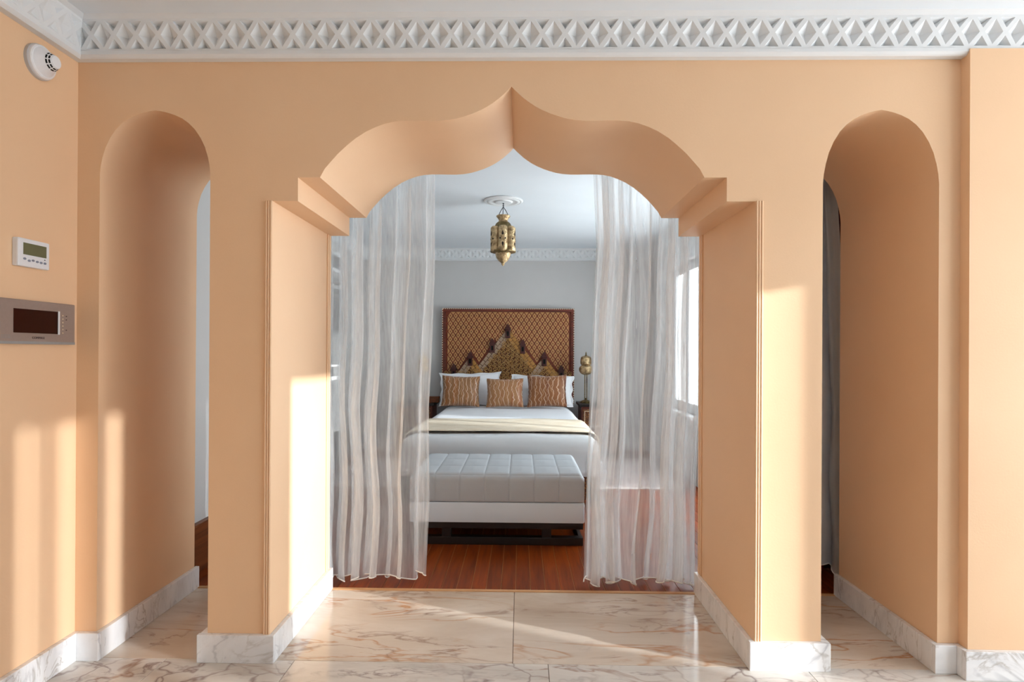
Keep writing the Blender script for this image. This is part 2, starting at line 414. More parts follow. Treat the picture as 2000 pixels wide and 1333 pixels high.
# bedroom shell
YB = 5.40
b = MB(); b.box(-2.4, 2.2, YB, YB+0.15, 0, ZT); struct(b.build('wall_bedroom_back', 'grey_wall', smooth=0), 'grey bedroom wall behind the headboard', 'wall')
b = MB(); b.box(-2.1, -1.9, D, 1.30, 0, ZT); b.box(-2.3, -2.1, D, YB, 0, ZT)
struct(b.build('wall_bedroom_left', 'grey_wall', smooth=0), 'grey left wall of the bedroom', 'wall')
wall_x('wall_bedroom_right', 1.72, 1.90, 1.35, YB, ZT, [(1.72, 3.14, 0.0, 2.48), (3.24, 4.36, 0.68, 2.25)], 'grey_wall', 'grey bedroom wall with the window, right of the bed')
b = MB(); b.box(1.95, 2.15, D, 1.50, 0, ZT); b.box(1.90, 2.15, 1.35, 1.50, 0, ZT)
struct(b.build('wall_bedroom_niche', 'grey_wall', smooth=0), 'grey niche wall behind the right narrow arch', 'wall')
b = MB(); b.box(10.0, 10.6, -3.53, -1.36, -0.2, 5.0); b.box(10.0, 10.6, -0.40, 1.6, -0.2, 5.2)  # unseen slabs added to keep sun off pillows, bench and the extra opening
struct(b.build('sun_mask_slabs', 'white', smooth=0), 'unseen pale slabs added outside to block part of the sun', 'wall')
b = MB(); b.box(-2.4, 4.0, -5.6, YB+0.15, ZT, ZT+0.15)
struct(b.build('ceiling', 'ceiling', smooth=0), 'flat white ceiling over both rooms', 'ceiling')

# wainscot board low on the bedroom's left wall
b = MB(); b.box(-1.90, -1.872, D+0.02, 1.30, 0, 0.27); b.box(-1.90, -1.866, D+0.02, 1.30, 0.27, 0.287, 0.004)
struct(b.build('baseboard_bedroom_left', 'wood_brown', smooth=0), 'brown wooden skirting seen through the left narrow arch', 'baseboard')
b = MB(); b.box(-2.08, 1.70, YB-0.016, YB, 0, 0.12); struct(b.build('baseboard_bedroom_back', 'frame_white', smooth=0), 'white skirting behind the bed', 'baseboard')

# floors -----------------------------------------------------------------
b = MB(); b.box(-2.1, 4.0, -5.6, D+0.01, -0.12, -0.003)
fl = struct(b.build('floor', 'grout', smooth=0), 'cream marble slab floor of the front room and arch passages', 'floor')
def slab(x0, x1, y0, y1, mat):
    g = 0.0012; b = MB()
    b.box(-(x1-x0)/2+g, (x1-x0)/2-g, -(y1-y0)/2+g, (y1-y0)/2-g, -0.02, 0.0, 0.0012)
    o = b.build('tile', mat, fl, ((x0+x1)/2, (y0+y1)/2, 0), smooth=0)
for x0, x1 in ((-1.867, -1.17), (-1.17, -0.025), (-0.025, 1.10), (1.10, 1.86)): slab(x0, x1, 0.01, D, 'marble_floor')
xs = [-1.867, -1.482, -0.94, 0.122, 1.184, 2.25, 3.3, 3.8]
for r, (ya, yb) in enumerate(((-0.6, 0.01), (-1.2, -0.6), (-1.8, -1.2), (-2.4, -1.8))):
    for xa, xb in zip(xs, xs[1:]): slab(xa, xb, ya, yb, 'marble_front')
slab(-1.867, 3.8, -5.5, -2.4, 'marble_front')
b = MB(); b.box(-2.3, 2.15, D+0.01, YB, -0.12, -0.004)
fb = struct(b.build('floor_bedroom', 'plank_gap', smooth=0), 'brown plank floor of the bedroom', 'floor')
pw = 0.0815; x = -2.3; k = 0
while x < 2.10:
    cuts = [D+0.022] + ([1.9 + 0.37*((k*7) % 5), 3.8 + 0.3*((k*3) % 4)]) + [YB]
    for a, c in zip(cuts, cuts[1:]):
        g = 0.0016; b = MB(); L = c-a
        b.box(-pw/2+g, pw/2-g, -L/2+0.001, L/2-0.001, -0.02, 0.0, 0.001)
        b.build('plank', 'plank', fb, (x+pw/2, (a+c)/2, 0), smooth=0)
    x += pw; k += 1
b = MB(); b.box(-2.0, 1.95, D-0.004, D+0.022, -0.01, 0.004, 0.002)
struct(b.build('trim_1', 'plank_gap', smooth=0), 'thin light wood threshold strip between marble and planks', 'trim')

# marble skirtings -----------------------------------------------------------
HB, TB = 0.116, 0.022
def skirt(name, boxes, label):
    m = MB()
    for q in boxes: m.box(*q, 0, HB, 0.003)
    return struct(m.build(name, 'marble_base', smooth=0), label, 'baseboard')
skirt('baseboard_left', [(-1.867, -1.867+TB, -5.5, -0.001)], 'white marble skirting along the left wall')
skirt('baseboard_left_return', [(-1.845, -1.753, -TB, 0)], 'short marble skirting piece in the left corner')
skirt('baseboard_left_passage', [(-1.775, -1.775+TB, 0, D+0.012)], 'marble skirting running through the left narrow arch')
skirt('baseboard_left_pier', [(-1.303-0.035, -1.038+TB, -TB, 0)], 'stained marble skirting at the foot of the left pier')
skirt('baseboard_left_pier_inner', [(-1.303-0.03, -1.303, 0, D)], 'marble skirting on the hidden side of the left pier')
skirt('baseboard_arch_left', [(-1.038, -1.038+TB, 0, D+0.012)], 'marble skirting along the left jamb of the large arch')
skirt('baseboard_arch_right', [(0.966-TB, 0.966, 0, D+0.012)], 'marble skirting along the right jamb of the large arch')
skirt('baseboard_right_pier', [(0.966-TB, 1.242+0.03, -TB, 0)], 'bright marble skirting at the foot of the right pier')
skirt('baseboard_right_pier_inner', [(1.242, 1.272, 0, D)], 'marble skirting on the hidden side of the right pier')
skirt('baseboard_right_passage', [(1.714-TB, 1.714, 0, D+0.012)], 'veined marble skirting through the right narrow arch')
skirt('baseboard_right_return', [(1.692, 1.778, -TB, 0)], 'short marble skirting piece right of the right narrow arch')
skirt('baseboard_pilaster', [(1.778, 3.8, -0.05-TB, -0.05), (1.778, 1.80, -0.05, 0)], 'grey veined marble skirting of the wall projection at right')

# reeded corner beads of the large arch ----------------------------------------
def bead(name, x0, x1, label):
    m = MB(); m.box(x0, x1, -0.006, 0.0, HB, 1.926)
    n = 3; w = (x1-x0)/n
    for i in range(n): m.lathe([(w*0.46, HB), (w*0.46, 1.926)], (x0+w*(i+.5), -0.006, 0), 12)
    return struct(m.build(name, 'peach'), label, 'trim')
bead('trim_2', -1.067, -1.038, 'reeded peach bead on the left edge of the large arch')
bead('trim_3', 0.966, 0.997, 'reeded peach bead on the right edge of the large arch')
for nm, xa, xb, lab in (('trim_4', -1.038, -1.032, 'slim rear bead on the left jamb of the large arch'), ('trim_5', 0.960, 0.966, 'slim rear bead on the right jamb of the large arch')):
    m = MB(); m.box(xa, xb, D-0.026, D+0.0, HB, 1.926, 0.002); m.box(xa, xb, D-0.052, D-0.034, HB, 1.926, 0.002)
    struct(m.build(nm, 'peach', smooth=0), lab, 'trim')

# cornices: flat fillet below, band of diamond coffers above ----------------------
def cornice(name, length, place, label, cell=0.0925, pit=0.030, mat='white'):
    """place(s, out, z): s along the wall, out away from it"""
    m = MB(); bm = m.b
    z0, z1 = ZC+0.026, ZT-0.012
    o0, o1 = 0.040, 0.066
    H = z1-z0
    def pt(s, t, d=0.0): return place(s, o0 + (o1-o0)*(t/H) - d, z0 + t)
    n = max(1, round(length/cell)); w = length/n; rb = 0.0085
    def coffer(poly, ctr):
        c = Vector(ctr)
        out = [Vector(p) for p in poly]; k = len(out)
        # inset each edge by rb
        ins = []
        for i in range(k):
            p0, p1, p2 = out[i-1], out[i], out[(i+1) % k]
            e1 = (p1-p0).normalized(); e2 = (p2-p1).normalized()
            n1 = Vector((-e1.y, e1.x)); n2 = Vector((-e2.y, e2.x))
            if n1.dot(c-p1) < 0: n1 = -n1
            if n2.dot(c-p1) < 0: n2 = -n2
            den = 1 + n1.dot(n2)
            ins.append(p1 + (n1+n2)*(rb/den))
        vo = [bm.verts.new(pt(*p)) for p in out]; vi = [bm.verts.new(pt(*p)) for p in ins]
        vc = bm.verts.new(pt(c.x, c.y, pit))
        for i in range(k):
            j = (i+1) % k
            bm.faces.new((vo[i], vo[j], vi[j], vi[i])); bm.faces.new((vi[i], vi[j], vc))
    for i in range(n):
        a = i*w; c = a + w/2; e = a + w
        coffer([(c, 0), (e, H/2), (c, H), (a, H/2)], (c, H/2))
        for (xa, xb, xc) in ((a, c, a), (c, e, e)):   # half triangles at both ends of the cell
            pass
        if i < n-1:
            coffer([(c, H), (e, H/2), (e+w/2, H)], (e, H*0.80)); coffer([(c, 0), (e+w/2, 0), (e, H/2)], (e, H*0.20))
    coffer([(0, H), (0, H/2), (w/2, H)], (w*.15, H*.82)); coffer([(0, 0), (w/2, 0), (0, H/2)], (w*.15, H*.18))
    L = length
    coffer([(L, H), (L, H/2), (L-w/2, H)], (L-w*.15, H*.82)); coffer([(L, 0), (L-w/2, 0), (L, H/2)], (L-w*.15, H*.18))
    bmesh.ops.remove_doubles(bm, verts=bm.verts, dist=1e-5)
    # mouldings below and above (swept profile)
    def sweep(prof):
        A = [bm.verts.new(place(0, *p)) for p in prof]; B = [bm.verts.new(place(L, *p)) for p in prof]
        for i in range(len(prof)): 
            j = (i+1) % len(prof); bm.faces.new((A[i], A[j], B[j], B[i]))
        bm.faces.new(A[::-1]); bm.faces.new(B)
    sweep([(0, ZC), (0.030, ZC), (0.036, ZC+0.004), (0.044, ZC+0.012), (0.044, ZC+0.026), (0.040, z0), (0, z0)])
    sweep([(0, z1), (0.066, z1), (0.080, ZT-0.004), (0.086, ZT), (0, ZT)])
    o = m.build(name, mat, smooth=0)
    return struct(o, label, 'cornice')
cornice('trim_6', 5.66, lambda s, o, z: (-1.866+s, -o-.0005, z), 'white plaster cornice of diamond coffers above the arches')
cornice('trim_7', 5.447, lambda s, o, z: (-1.8665+o, -5.45+s, z-.0006), 'white diamond cornice along the left wall', 0.0925, 0.012)
cornice('trim_8', 3.80, lambda s, o, z: (-2.09+s, YB-o, z), 'white diamond cornice above the headboard wall', 0.0925, 0.012)
cornice('trim_9', 4.0, lambda s, o, z: (1.72-o, 1.38+s, z), 'white diamond cornice above the bedroom window', 0.0925, 0.012)
cornice('trim_10', 4.05, lambda s, o, z: (-2.1+o, 1.33+s, z), 'white diamond cornice above the louvred closet', 0.0925, 0.012)

# bedroom window -----------------------------------------------------------------
def rect_frame(m, x0, x1, y0, y1, z0, z1, t):
    m.box(x0, x1, y0, y0+t, z0, z1, .004); m.box(x0, x1, y1-t, y1, z0, z1, .004)
    m.box(x0, x1, y0+t, y1-t, z0, z0+t, .004); m.box(x0, x1, y0+t, y1-t, z1-t, z1, .004)
def glazed(root, y0, y1, z0, z1, leaves):
    m = MB(); rect_frame(m, -0.03, 0.03, y0, y1, z0, z1, 0.045); m.build('window_frame', 'frame_white', root, smooth=0)
    w = (y1-y0-.09)/leaves
    for k in range(leaves):
        ya = y0+.045+k*w
        m = MB(); rect_frame(m, -0.05, 0.0, ya, ya+w, z0+.045, z1-.045, 0.05); s = m.build('window_sash', 'frame_white', root, smooth=0)
        m = MB(); m.box(-0.022, -0.016, ya+.05, ya+w-.05, z0+.095, z1-.095); m.build('pane', 'glass', s, smooth=0)
w2 = bpy.data.objects.new('window_2', None); COL.objects.link(w2); w2.location = (1.81, 3.80, 0.68)
struct(w2, 'white framed bedroom window right of the bed', 'window')
glazed(w2, -0.56, 0.56, 0.0, 1.57, 2)
m = MB(); m.tube([(-0.05, 0.0, 0.72), (-0.075, 0.0, 0.72), (-0.085, 0.0, 0.70), (-0.085, 0.0, 0.60)], 0.009, 8); m.build('handle', 'plastic_grey', w2)
m = MB(); m.box(-0.17, -0.05, -0.56, 0.56, -0.035, 0.0, .004); m.build('window_sill', 'frame_white', w2, smooth=0)
m = MB(); m.box(-0.105, -0.088, 0.562, 0.64, -0.09, 1.65, .003); m.box(-0.105, -0.088, -0.64, -0.562, -0.09, 1.65, .003); m.box(-0.105, -0.088, -0.562, 0.562, 1.572, 1.65, .003); m.box(-0.105, -0.088, -0.562, 0.562, -0.115, -0.036, .003); m.build('window_casing', 'frame_white', w2, smooth=0)
d1 = bpy.data.objects.new('added_daylight_door', None); COL.objects.link(d1); d1.location = (1.81, 2.43, 0.0)  # hidden window stretched into an added, unseen door for more bedroom daylight
struct(d1, 'unseen white glazed door added beside the bed for more bedroom daylight', 'door')
glazed(d1, -0.71, 0.71, 0.0, 2.48, 2)

# ------------------------------------------------------------------ BED
BX = -0.162
bed = thing('bed', 'wide bed with dark inlaid wooden base facing the arch', 'bed', (BX, 3.75, 0))
m = MB(); m.box(-0.80, 0.80, -1.22, 1.50, 0.05, 0.32, 0.008); m.build('bed_base', 'carved', bed, smooth=0)
for sx in (-1, 1):
    for sy in (-1.2, 1.47):
        m = MB(); m.box(sx*0.80-.035, sx*0.80+.035, sy-.035, sy+.035, 0, 0.34, 0.005); m.build('leg', 'black_wood', bed, smooth=0)
for sx in (-1, 1):
    m = MB()
    for i in range(26): m.box(sx*0.80-.004, sx*0.80+.004, -1.239, -1.233, 0.02+i*.0122, 0.026+i*.0122)
    m.build('bone_inlay', 'bone', bed, smooth=0)
m = MB(); m.box(-0.81, 0.81, -1.28, 1.50, 0.32, 0.54, 0.05); m.build('mattress', 'duvet', bed)

def drape(hx, hy0, hy1, ztop, hem, r, puff, name, mat, loc, drop_back=False, thick=0.012, seed=1, nu=70, nv=80, wr=0.006, hem_side=None):
    """cloth lying on a box (half width hx, y from hy0 foot to hy1 head) and falling over its sides"""
    rnd = random.Random(seed); ph = [rnd.uniform(0, 6.28) for _ in range(8)]
    hs = hem if hem_side is None else hem_side
    U = hx + hs; V0 = hy0 - hem
    def fn(u, v):
        a = -U + 2*U*u; c = V0 + (hy1 - V0)*v
        cx = max(-hx, min(hx, a)); cy = max(hy0, c)
        dx, dy = a-cx, c-cy; d = math.hypot(dx, dy)
        if d > 1e-6: ex, ey = dx/d, dy/d
        else: ex = ey = 0
        if hem > 0: d = min(d, max(hem, hs))
        q = r*PI/2
        if d < q: t = d/r; off, dz = r*math.sin(t), -r*(1-math.cos(t))
        else: off, dz = r + 0.10*(d-q) , -r - (d-q)
        ang = math.atan2(ey, ex) if d > 0 else 0
        fold = 0.012*math.sin(9*ang+ph[0]) * min(1, max(0, (d-q)/0.15)) + 0.006*math.sin((a+c)*14+ph[1])*min(1, max(0, (d-q)/.1))
        X = cx + ex*(off+fold); Y = cy + ey*(off+fold)
        Z = ztop + dz + puff*max(0, 1-(cx/hx)**2)**.5*0.5 * (1 if d < 1e-6 else 1)
        Z += wr*(math.sin(5*a+ph[2]+2*math.sin(3*c+ph[3])) * math.sin(4.3*c+ph[4]) + .5*math.sin(13*a+7*c+ph[5])*.5)
        return (X, Y, Z)
    m = MB(); m.grid(fn, nu, nv)
    o = m.build(name, mat, None, loc, smooth=80, fix=True)
    md = o.modifiers.new('thickness', 'SOLIDIFY'); md.thickness = thick; md.offset = 1
    return o
dv = drape(0.735, -1.21, 1.50, 0.568, 0.35, 0.085, 0.012, 'duvet', 'duvet', (BX, 3.75, 0), seed=3, thick=0.014, hem_side=0.28)
tag(dv, 'plain white duvet hanging over the foot and sides of the bed', 'duvet')
m = MB()
def fold_fn(u, v):
    a = -0.775 + 1.55*u
    Y = 3.46 + 1.5*v
    e = max(0, abs(a)-0.72)
    return (BX+a, Y, 0.598 + 0.010*math.sin(PI*min(1, v*6)/2)*(1 if v < .3 else 1) + 0.01*math.sqrt(max(0, 1-(a/.8)**2)) + .004*math.sin(7*a+5*v) - e*0.5)
m.grid(fold_fn, 50, 30); ts = m.build('top_sheet', 'pillow', smooth=80)
ts.modifiers.new('thickness', 'SOLIDIFY').thickness = 0.012
tag(ts, 'white sheet folded back over the duvet in front of the pillows', 'sheet')
th = drape(0.755, 0, 0.90, 0.604, 0.0001, 0.09, 0.012, 'throw', 'throw', (BX, 2.66, 0), seed=9, thick=0.008, nu=60, nv=30, wr=0.004, hem_side=0.22)
tag(th, 'beige woven throw laid across the middle of the bed', 'throw')

def pillow(name, mat, w, h, t, loc, rot, seed, label, cat, group, flange=0.0, n=28, dog=0.06):
    rnd = random.Random(seed); p = [rnd.uniform(0, 6.28) for _ in range(6)]
    root = thing(name, label, cat, loc, rot, group)
    m = MB()
    def surf(sgn):
        def fn(u, v):
            a, c = 2*u-1, 2*v-1
            k = (max(0, 1-abs(a)**2.6)*max(0, 1-abs(c)**2.6))**0.55
            sq = 1 - dog*(1-c*c)*abs(a)**1.5; sq2 = 1 - dog*(1-a*a)*abs(c)**1.5
            wr = 0.006*math.sin(7*a+p[0]+3*c)*math.sin(6*c+p[1])*k
            return (a*w/2*sq, sgn*(t/2*k + wr*0.6) , c*h/2*sq2)
        return fn
    m.grid(surf(1), n, n); m.grid(surf(-1), n, n)
    bmesh.ops.remove_doubles(m.b, verts=m.b.verts, dist=1e-4)
    m.build('cushion_body' if cat == 'cushion' else 'pillow_body', mat, root, smooth=80)
    # piped seam / flange round the rim
    m = MB(); pts = []
    N = 64
    for i in range(N+1):
        q = 4*i/N; s = int(q) % 4; f = 2*(q-int(q))-1
        a, c = ((f, -1), (1, f), (-f, 1), (-1, -f))[s]
        sq = 1 - dog*(1-c*c)*abs(a)**1.5; sq2 = 1 - dog*(1-a*a)*abs(c)**1.5
        g = 1 + flange*(1+.55*math.sin(9*f+p[2]))
        pts.append((a*w/2*sq*g, 0.004*math.sin(11*f+p[3]), c*h/2*sq2*g))
    if flange:
        inner = []
        for i in range(N+1):
            inner.append((pts[i][0]/(1+flange)*0.97, 0, pts[i][2]/(1+flange)*0.97))
        def ff(u, v):
            i = round(u*N); A = Vector(inner[i]); B = Vector(pts[i]); q = A.lerp(B, v)
            q.y += 0.012*v*math.sin(i*0.9+p[4]); return q
        m.grid(ff, N, 3); o = m.build('flange', mat, root, smooth=80)
        o.modifiers.new('thickness', 'SOLIDIFY').thickness = 0.006
    else:
        m.tube(pts, 0.004, 6); m.build('seam', mat, root)
    return root
lean = math.radians(-14)
pillow('pillow', 'pillow', 0.74, 0.40, 0.17, (-0.625, 4.93, 0.83), (lean, math.radians(-1.5), 0.03), 1, 'white pillow at the left of the bed, its top edge rising towards the middle', 'pillow', 'white bed pillows', 0.05)
pillow('pillow', 'pillow', 0.76, 0.38, 0.17, (0.275, 4.93, 0.815), (lean, math.radians(1.0), -0.03), 2, 'white pillow at the right of the bed, with a ruffled right edge', 'pillow', 'white bed pillows', 0.05)
MT['cush_a'] = m_cushion('golden_wave_silk', srgb(134, 90, 48), srgb(160, 86, 22), srgb(222, 200, 180), 1.3)
MT['cush_b'] = m_cushion('tan_wave_silk', srgb(152, 104, 60), srgb(140, 74, 28), srgb(222, 200, 180), 2.1)
MT['cush_c'] = m_cushion('russet_wave_silk', srgb(134, 80, 34), srgb(112, 56, 26), srgb(226, 200, 176), 3.7)
G3 = 'brown cushions in front of the pillows'
pillow('cushion', 'cush_a', 0.455, 0.375, 0.15, (-0.715, 4.66, 0.822), (math.radians(-17), math.radians(1.5), 0.10), 3, 'golden brown wave-striped cushion at the left of the three', 'cushion', G3, 0, 24, 0.07)
pillow('cushion', 'cush_b', 0.445, 0.350, 0.14, (-0.182, 4.64, 0.806), (math.radians(-17), math.radians(-0.5), 0.0), 4, 'paler tan wave-striped cushion, smallest and in the middle', 'cushion', G3, 0, 24, 0.07)
pillow('cushion', 'cush_c', 0.475, 0.390, 0.15, (0.325, 4.66, 0.83), (math.radians(-17), math.radians(-1.2), -0.08), 5, 'darker russet wave-striped cushion at the right of the three', 'cushion', G3, 0, 24, 0.07)

# ------------------------------------------------------------------ HEADBOARD PANEL
HS = 0.00677
HXC, HZT, HY = -0.162, 1.872, 5.34
hb = thing('headboard', 'large carved wooden headboard panel with diamond tiles and stepped peaks', 'headboard', (HXC, HY, 0))
def hx(px): return (px-993.5)*HS
def hz(py): return HZT - (py-603)*HS
x0, x1, zb, zt = -0.872, 0.872, 0.62, HZT
m = MB(); m.box(x0+.01, x1-.01, 0.0, 0.055, zb, zt-.01); m.build('back_panel', 'rib', hb, smooth=0)
fr = 0.045
for (a, c, d, e) in ((x0, x1, zt-fr, zt), (x0, x0+fr, zb, zt-fr), (x1-fr, x1, zb, zt-fr), (x0+fr, x1-fr, hz(736), hz(729))):
    m = MB(); m.box(a, c, -0.028, 0.055, d, e, 0.004); m.build('frame_rail', 'wood_red', hb, smooth=0)
m = MB(); nd = 62
for i in range(nd):
    xx = x0 + (i+.5)*(x1-x0)/nd; m.box(xx-.008, xx+.008, -.033, -.022, zt-.011, zt-.001)
for i in range(40):
    zz = zb + (i+.5)*(zt-zb)/40
    for xx in (x0+.006, x1-.006): m.box(xx-.005, xx+.005, -.033, -.022, zz-.008, zz+.008)
o = m.build('bone_studs', 'bone', hb, smooth=0); o['kind'] = 'stuff'
# silhouette of the peaks (height of the mountain at a given x)
def ridge(xm):
    h = hz(742)
    for (ax, ay, sl) in ((993, 636, 1.30), (921, 690, 1.35), (1064, 690, 1.35), (888, 712, 1.5), (1096, 714, 1.5)):
        h = max(h, hz(ay) - abs(xm-hx(ax))*sl)
    return h
dw, dh = 0.0695, 0.104
tile = MB()
A = [(-dw/2+.008, 0), (0, -dh/2+.012), (dw/2-.008, 0), (0, dh/2-.012)]
va = [tile.b.verts.new((p[0], 0.0, p[1])) for p in A]; vb = [tile.b.verts.new((p[0], -0.010, p[1])) for p in A]
vc = [tile.b.verts.new((p[0]*.34, -0.012, p[1]*.34)) for p in A]; vd = tile.b.verts.new((0, -0.005, 0))
for i in range(4):
    j = (i+1) % 4
    tile.b.faces.new((va[i], va[j], vb[j], vb[i])); tile.b.faces.new((vb[i], vb[j], vc[j], vc[i])); tile.b.faces.new((vc[i], vc[j], vd))
tme = tile.mesh('diamond_tile', ['tan_tile', 'rib'], 0)
for p in tme.polygons:
    if len(p.vertices) == 3: p.material_index = 1
cnt = 0; extra = []
fx0, fx1, fz1 = x0+fr, x1-fr, zt-fr
row = 0; z = fz1 - dh/2
while z > hz(735):
    nx = int((fx1-fx0)/dw); off = (fx1-fx0-nx*dw)/2
    for i in range(nx + (0 if row % 2 == 0 else -1)):
        xx = fx0 + off + dw/2 + i*dw + (dw/2 if row % 2 else 0)
        if z + dh*0.12 > ridge(xx) and cnt < 300:
            link('diamond_tile', tme, hb, (xx, 0.0, z)); cnt += 1
    if row % 2:      # half tiles closing the row against the frame
        for sd in (-1, 1):
            if z > ridge(fx0 if sd < 0 else fx1): extra.append((sd, z))
    z -= dh/2; row += 1
m = MB()
for sd, z in extra:
    xe = fx0+off if sd < 0 else fx1-off
    m.prism([(xe, z-dh/2+.01), (xe, z+dh/2-.01), (xe-sd*(dw/2-.006), z)], lambda a, c: (a, 0, c), lambda a, c: (a, -.010, c))
for i in range(int((fx1-fx0)/dw)-1):
    xe = fx0+off+dw*(i+1); m.prism([(xe-dw/2+.006, fz1-.002), (xe+dw/2-.006, fz1-.002), (xe, fz1-dh/2+.010)], lambda a, c: (a, 0, c), lambda a, c: (a, -.010, c))
o = m.build('edge_tiles', 'tan_tile', hb, smooth=0); o['kind'] = 'stuff'
# carved mountain, stepping forwards
def plate(name, pts, y0, y1, mat):
    m = MB(); m.prism(pts, lambda a, c: (a, y1, c), lambda a, c: (a, y0, c)); return m.build(name, mat, hb, smooth=0)
zl = hz(741)
def tri(ax, ay, sl, z_low):
    hh = hz(ay); w = (hh - z_low)/sl; return [(hx(ax)-w, z_low), (hx(ax)+w, z_low), (hx(ax), hh)]
plate('peak_panel', tri(993, 640, 1.30, zl), -0.022, 0.0, 'carved')
for ax in (921, 1064): plate('peak_panel', tri(ax, 694, 1.35, zl), -0.030, 0.0, 'carved')
for ax, ay in ((888, 714), (1096, 716)): plate('peak_panel', tri(ax, ay, 1.5, zl), -0.026, 0.0, 'carved')
plate('carved_base_panel', [(x0+fr, zl), (x1-fr, zl), (x1-fr, hz(729)), (x0+fr, hz(729))], -0.034, 0.0, 'carved')
# bands of blocks running up the slopes
blk = MB(); blk.box(-0.030, 0.030, -0.012, 0.0, -0.021, 0.021, 0.003); bme1 = blk.mesh('band_tile', 'tan_band', 0)
blk = MB(); blk.box(-0.030, 0.030, -0.012, 0.0, -0.021, 0.021, 0.003); bme2 = blk.mesh('band_tile', 'mauve_band', 0)
def bands(ax, ay, sl, n, y, skip=0):
    for side in (-1, 1):
        ang = math.atan(sl)
        dirv = Vector((side*math.cos(ang), 0, -math.sin(ang))); inw = Vector((-side*math.sin(ang), 0, -math.cos(ang)))
        for layer in range(2):
            for i in range(n):
                p = Vector((hx(ax), y, hz(ay))) + dirv*(0.045 + 0.066*i + (0.03 if layer else 0)) + inw*(0.026 + 0.046*layer)
                if p.z < zl+.02: continue
                if layer == 1 and i == 0: continue
                link('band_tile', bme2 if side < 0 else bme1, hb, p, (0, side*ang, 0))
bands(993, 640, 1.30, 11, -0.020); bands(921, 694, 1.35, 5, -0.028); bands(1064, 694, 1.35, 5, -0.028)
# turrets
def turret(px, py, w=0.062, h=0.12):
    m = MB(); m.box(-w/2, w/2, -0.062, 0.0, -h, 0, 0.004); m.box(-w*.68, w*.68, -0.072, 0.0, -0.012, 0.006, 0.003)
    m.prism([(-w*.55, 0.006), (w*.55, 0.006), (w*.36, 0.042), (0, 0.070), (-w*.36, 0.042)], lambda a, c: (a, -0.066, c), lambda a, c: (a, 0, c))
    o = m.build('turret', 'dark_turret', hb, (hx(px), 0, hz(py)-0.07), smooth=0)
    m = MB(); m.box(-w*.22, w*.22, -0.066, -0.05, -h*.75, -h*.25, .003); m.build('turret_niche', 'slot', o, smooth=0)
for px, py in ((993, 633), (963, 661), (1022, 663), (920, 687), (1064, 687), (888, 711), (1097, 713)): turret(px, py)
# scrollwork
m = MB(); rs = random.Random(4)
def spiral(cx, cz, r, turns, sgn, ph, y):
    pts = []
    for i in range(22):
        t = i/21; a = ph + sgn*turns*2*PI*t; rr = r*(1-0.85*t)
        pts.append((cx + rr*math.cos(a), y, cz + rr*math.sin(a)))
    m.tube(pts, 0.0055, 5)
zrow = hz(737); rr = 0
while zrow < hz(655):
    xx = 0.0; i = 0
    while xx < 0.85:
        for sg in ((-1, 1) if xx > 0 else (1,)):
            X = sg*xx
            lim = max(hz(640) - abs(X)*1.30 - 0.135, hz(694)-min(abs(X-hx(921)), abs(X-hx(1064)))*1.35-0.13, hz(727))
            if zrow < lim:
                spiral(X, zrow, 0.030, 1.4, sg if (i+rr) % 2 else -sg, (PI/2)*((i+rr) % 4), -0.036)
        xx += 0.058; i += 1
    zrow += 0.055; rr += 1
o = m.build('scrollwork', 'scroll', hb); o['kind'] = 'stuff'

# ------------------------------------------------------------------ BENCH
bn = thing('bench', 'long white tufted bench on a black skid frame at the foot of the bed', 'bench', (-0.152, 1.50, 0))
BW, BD = 1.172, 0.79
def cushion_fn():
    # profile across depth: up the front, over the top, down the back
    z0, ztop, r = 0.293, 0.478, 0.045
    seg = [('f', ztop-r-z0), ('a', r*PI/2), ('t', BD-2*r), ('a2', r*PI/2), ('b', ztop-r-z0)]
    tot = sum(q[1] for q in seg)
    def prof(s):
        for nm, L in seg:
            if s <= L+1e-9:
                if nm == 'f': return (0, z0+s), (-1, 0)
                if nm == 'a': t = s/r; return (r-r*math.cos(t), ztop-r+r*math.sin(t)), (-math.cos(t), math.sin(t))
                if nm == 't': return (r+s, ztop), (0, 1)
                if nm == 'a2': t = s/r; return (BD-r+r*math.sin(t), ztop-r+r*math.cos(t)), (math.sin(t), math.cos(t))
                return (BD, ztop-r-s), (1, 0)
            s -= L
        return (BD, z0), (1, 0)
    f_end = seg[0][1] + seg[1][1]*0.55
    # seam positions along the profile
    rows = [0.0, f_end, f_end+0.26, f_end+0.52, f_end+0.78, tot]
    def fn(u, v):
        s = v*tot; (y, z), (ny, nz) = prof(s)
        cu = (u*7) % 1.0
        e = min(cu, 1-cu)*BW/7
        g = 1-math.exp(-(e/0.005)) if 0.001 < u < 0.999 else 0.2
        dv = min(abs(s-q) for q in rows); h = 1-math.exp(-(dv/0.005))
        bulge = 0.0045*g*h + 0.006*min(1, e/.08)*min(1, dv/.1)
        X = (u-.5)*BW; lim = BW/2
        ed = min(u, 1-u)*BW
        if ed < 0.04 and nz > 0.0:      # soft sides
            bulge -= nz*0.03*(1-ed/0.04)**2
        return (X, y + ny*bulge - 0.0, z + nz*bulge)
    return fn
m = MB(); m.grid(cushion_fn(), 7*32, 200)
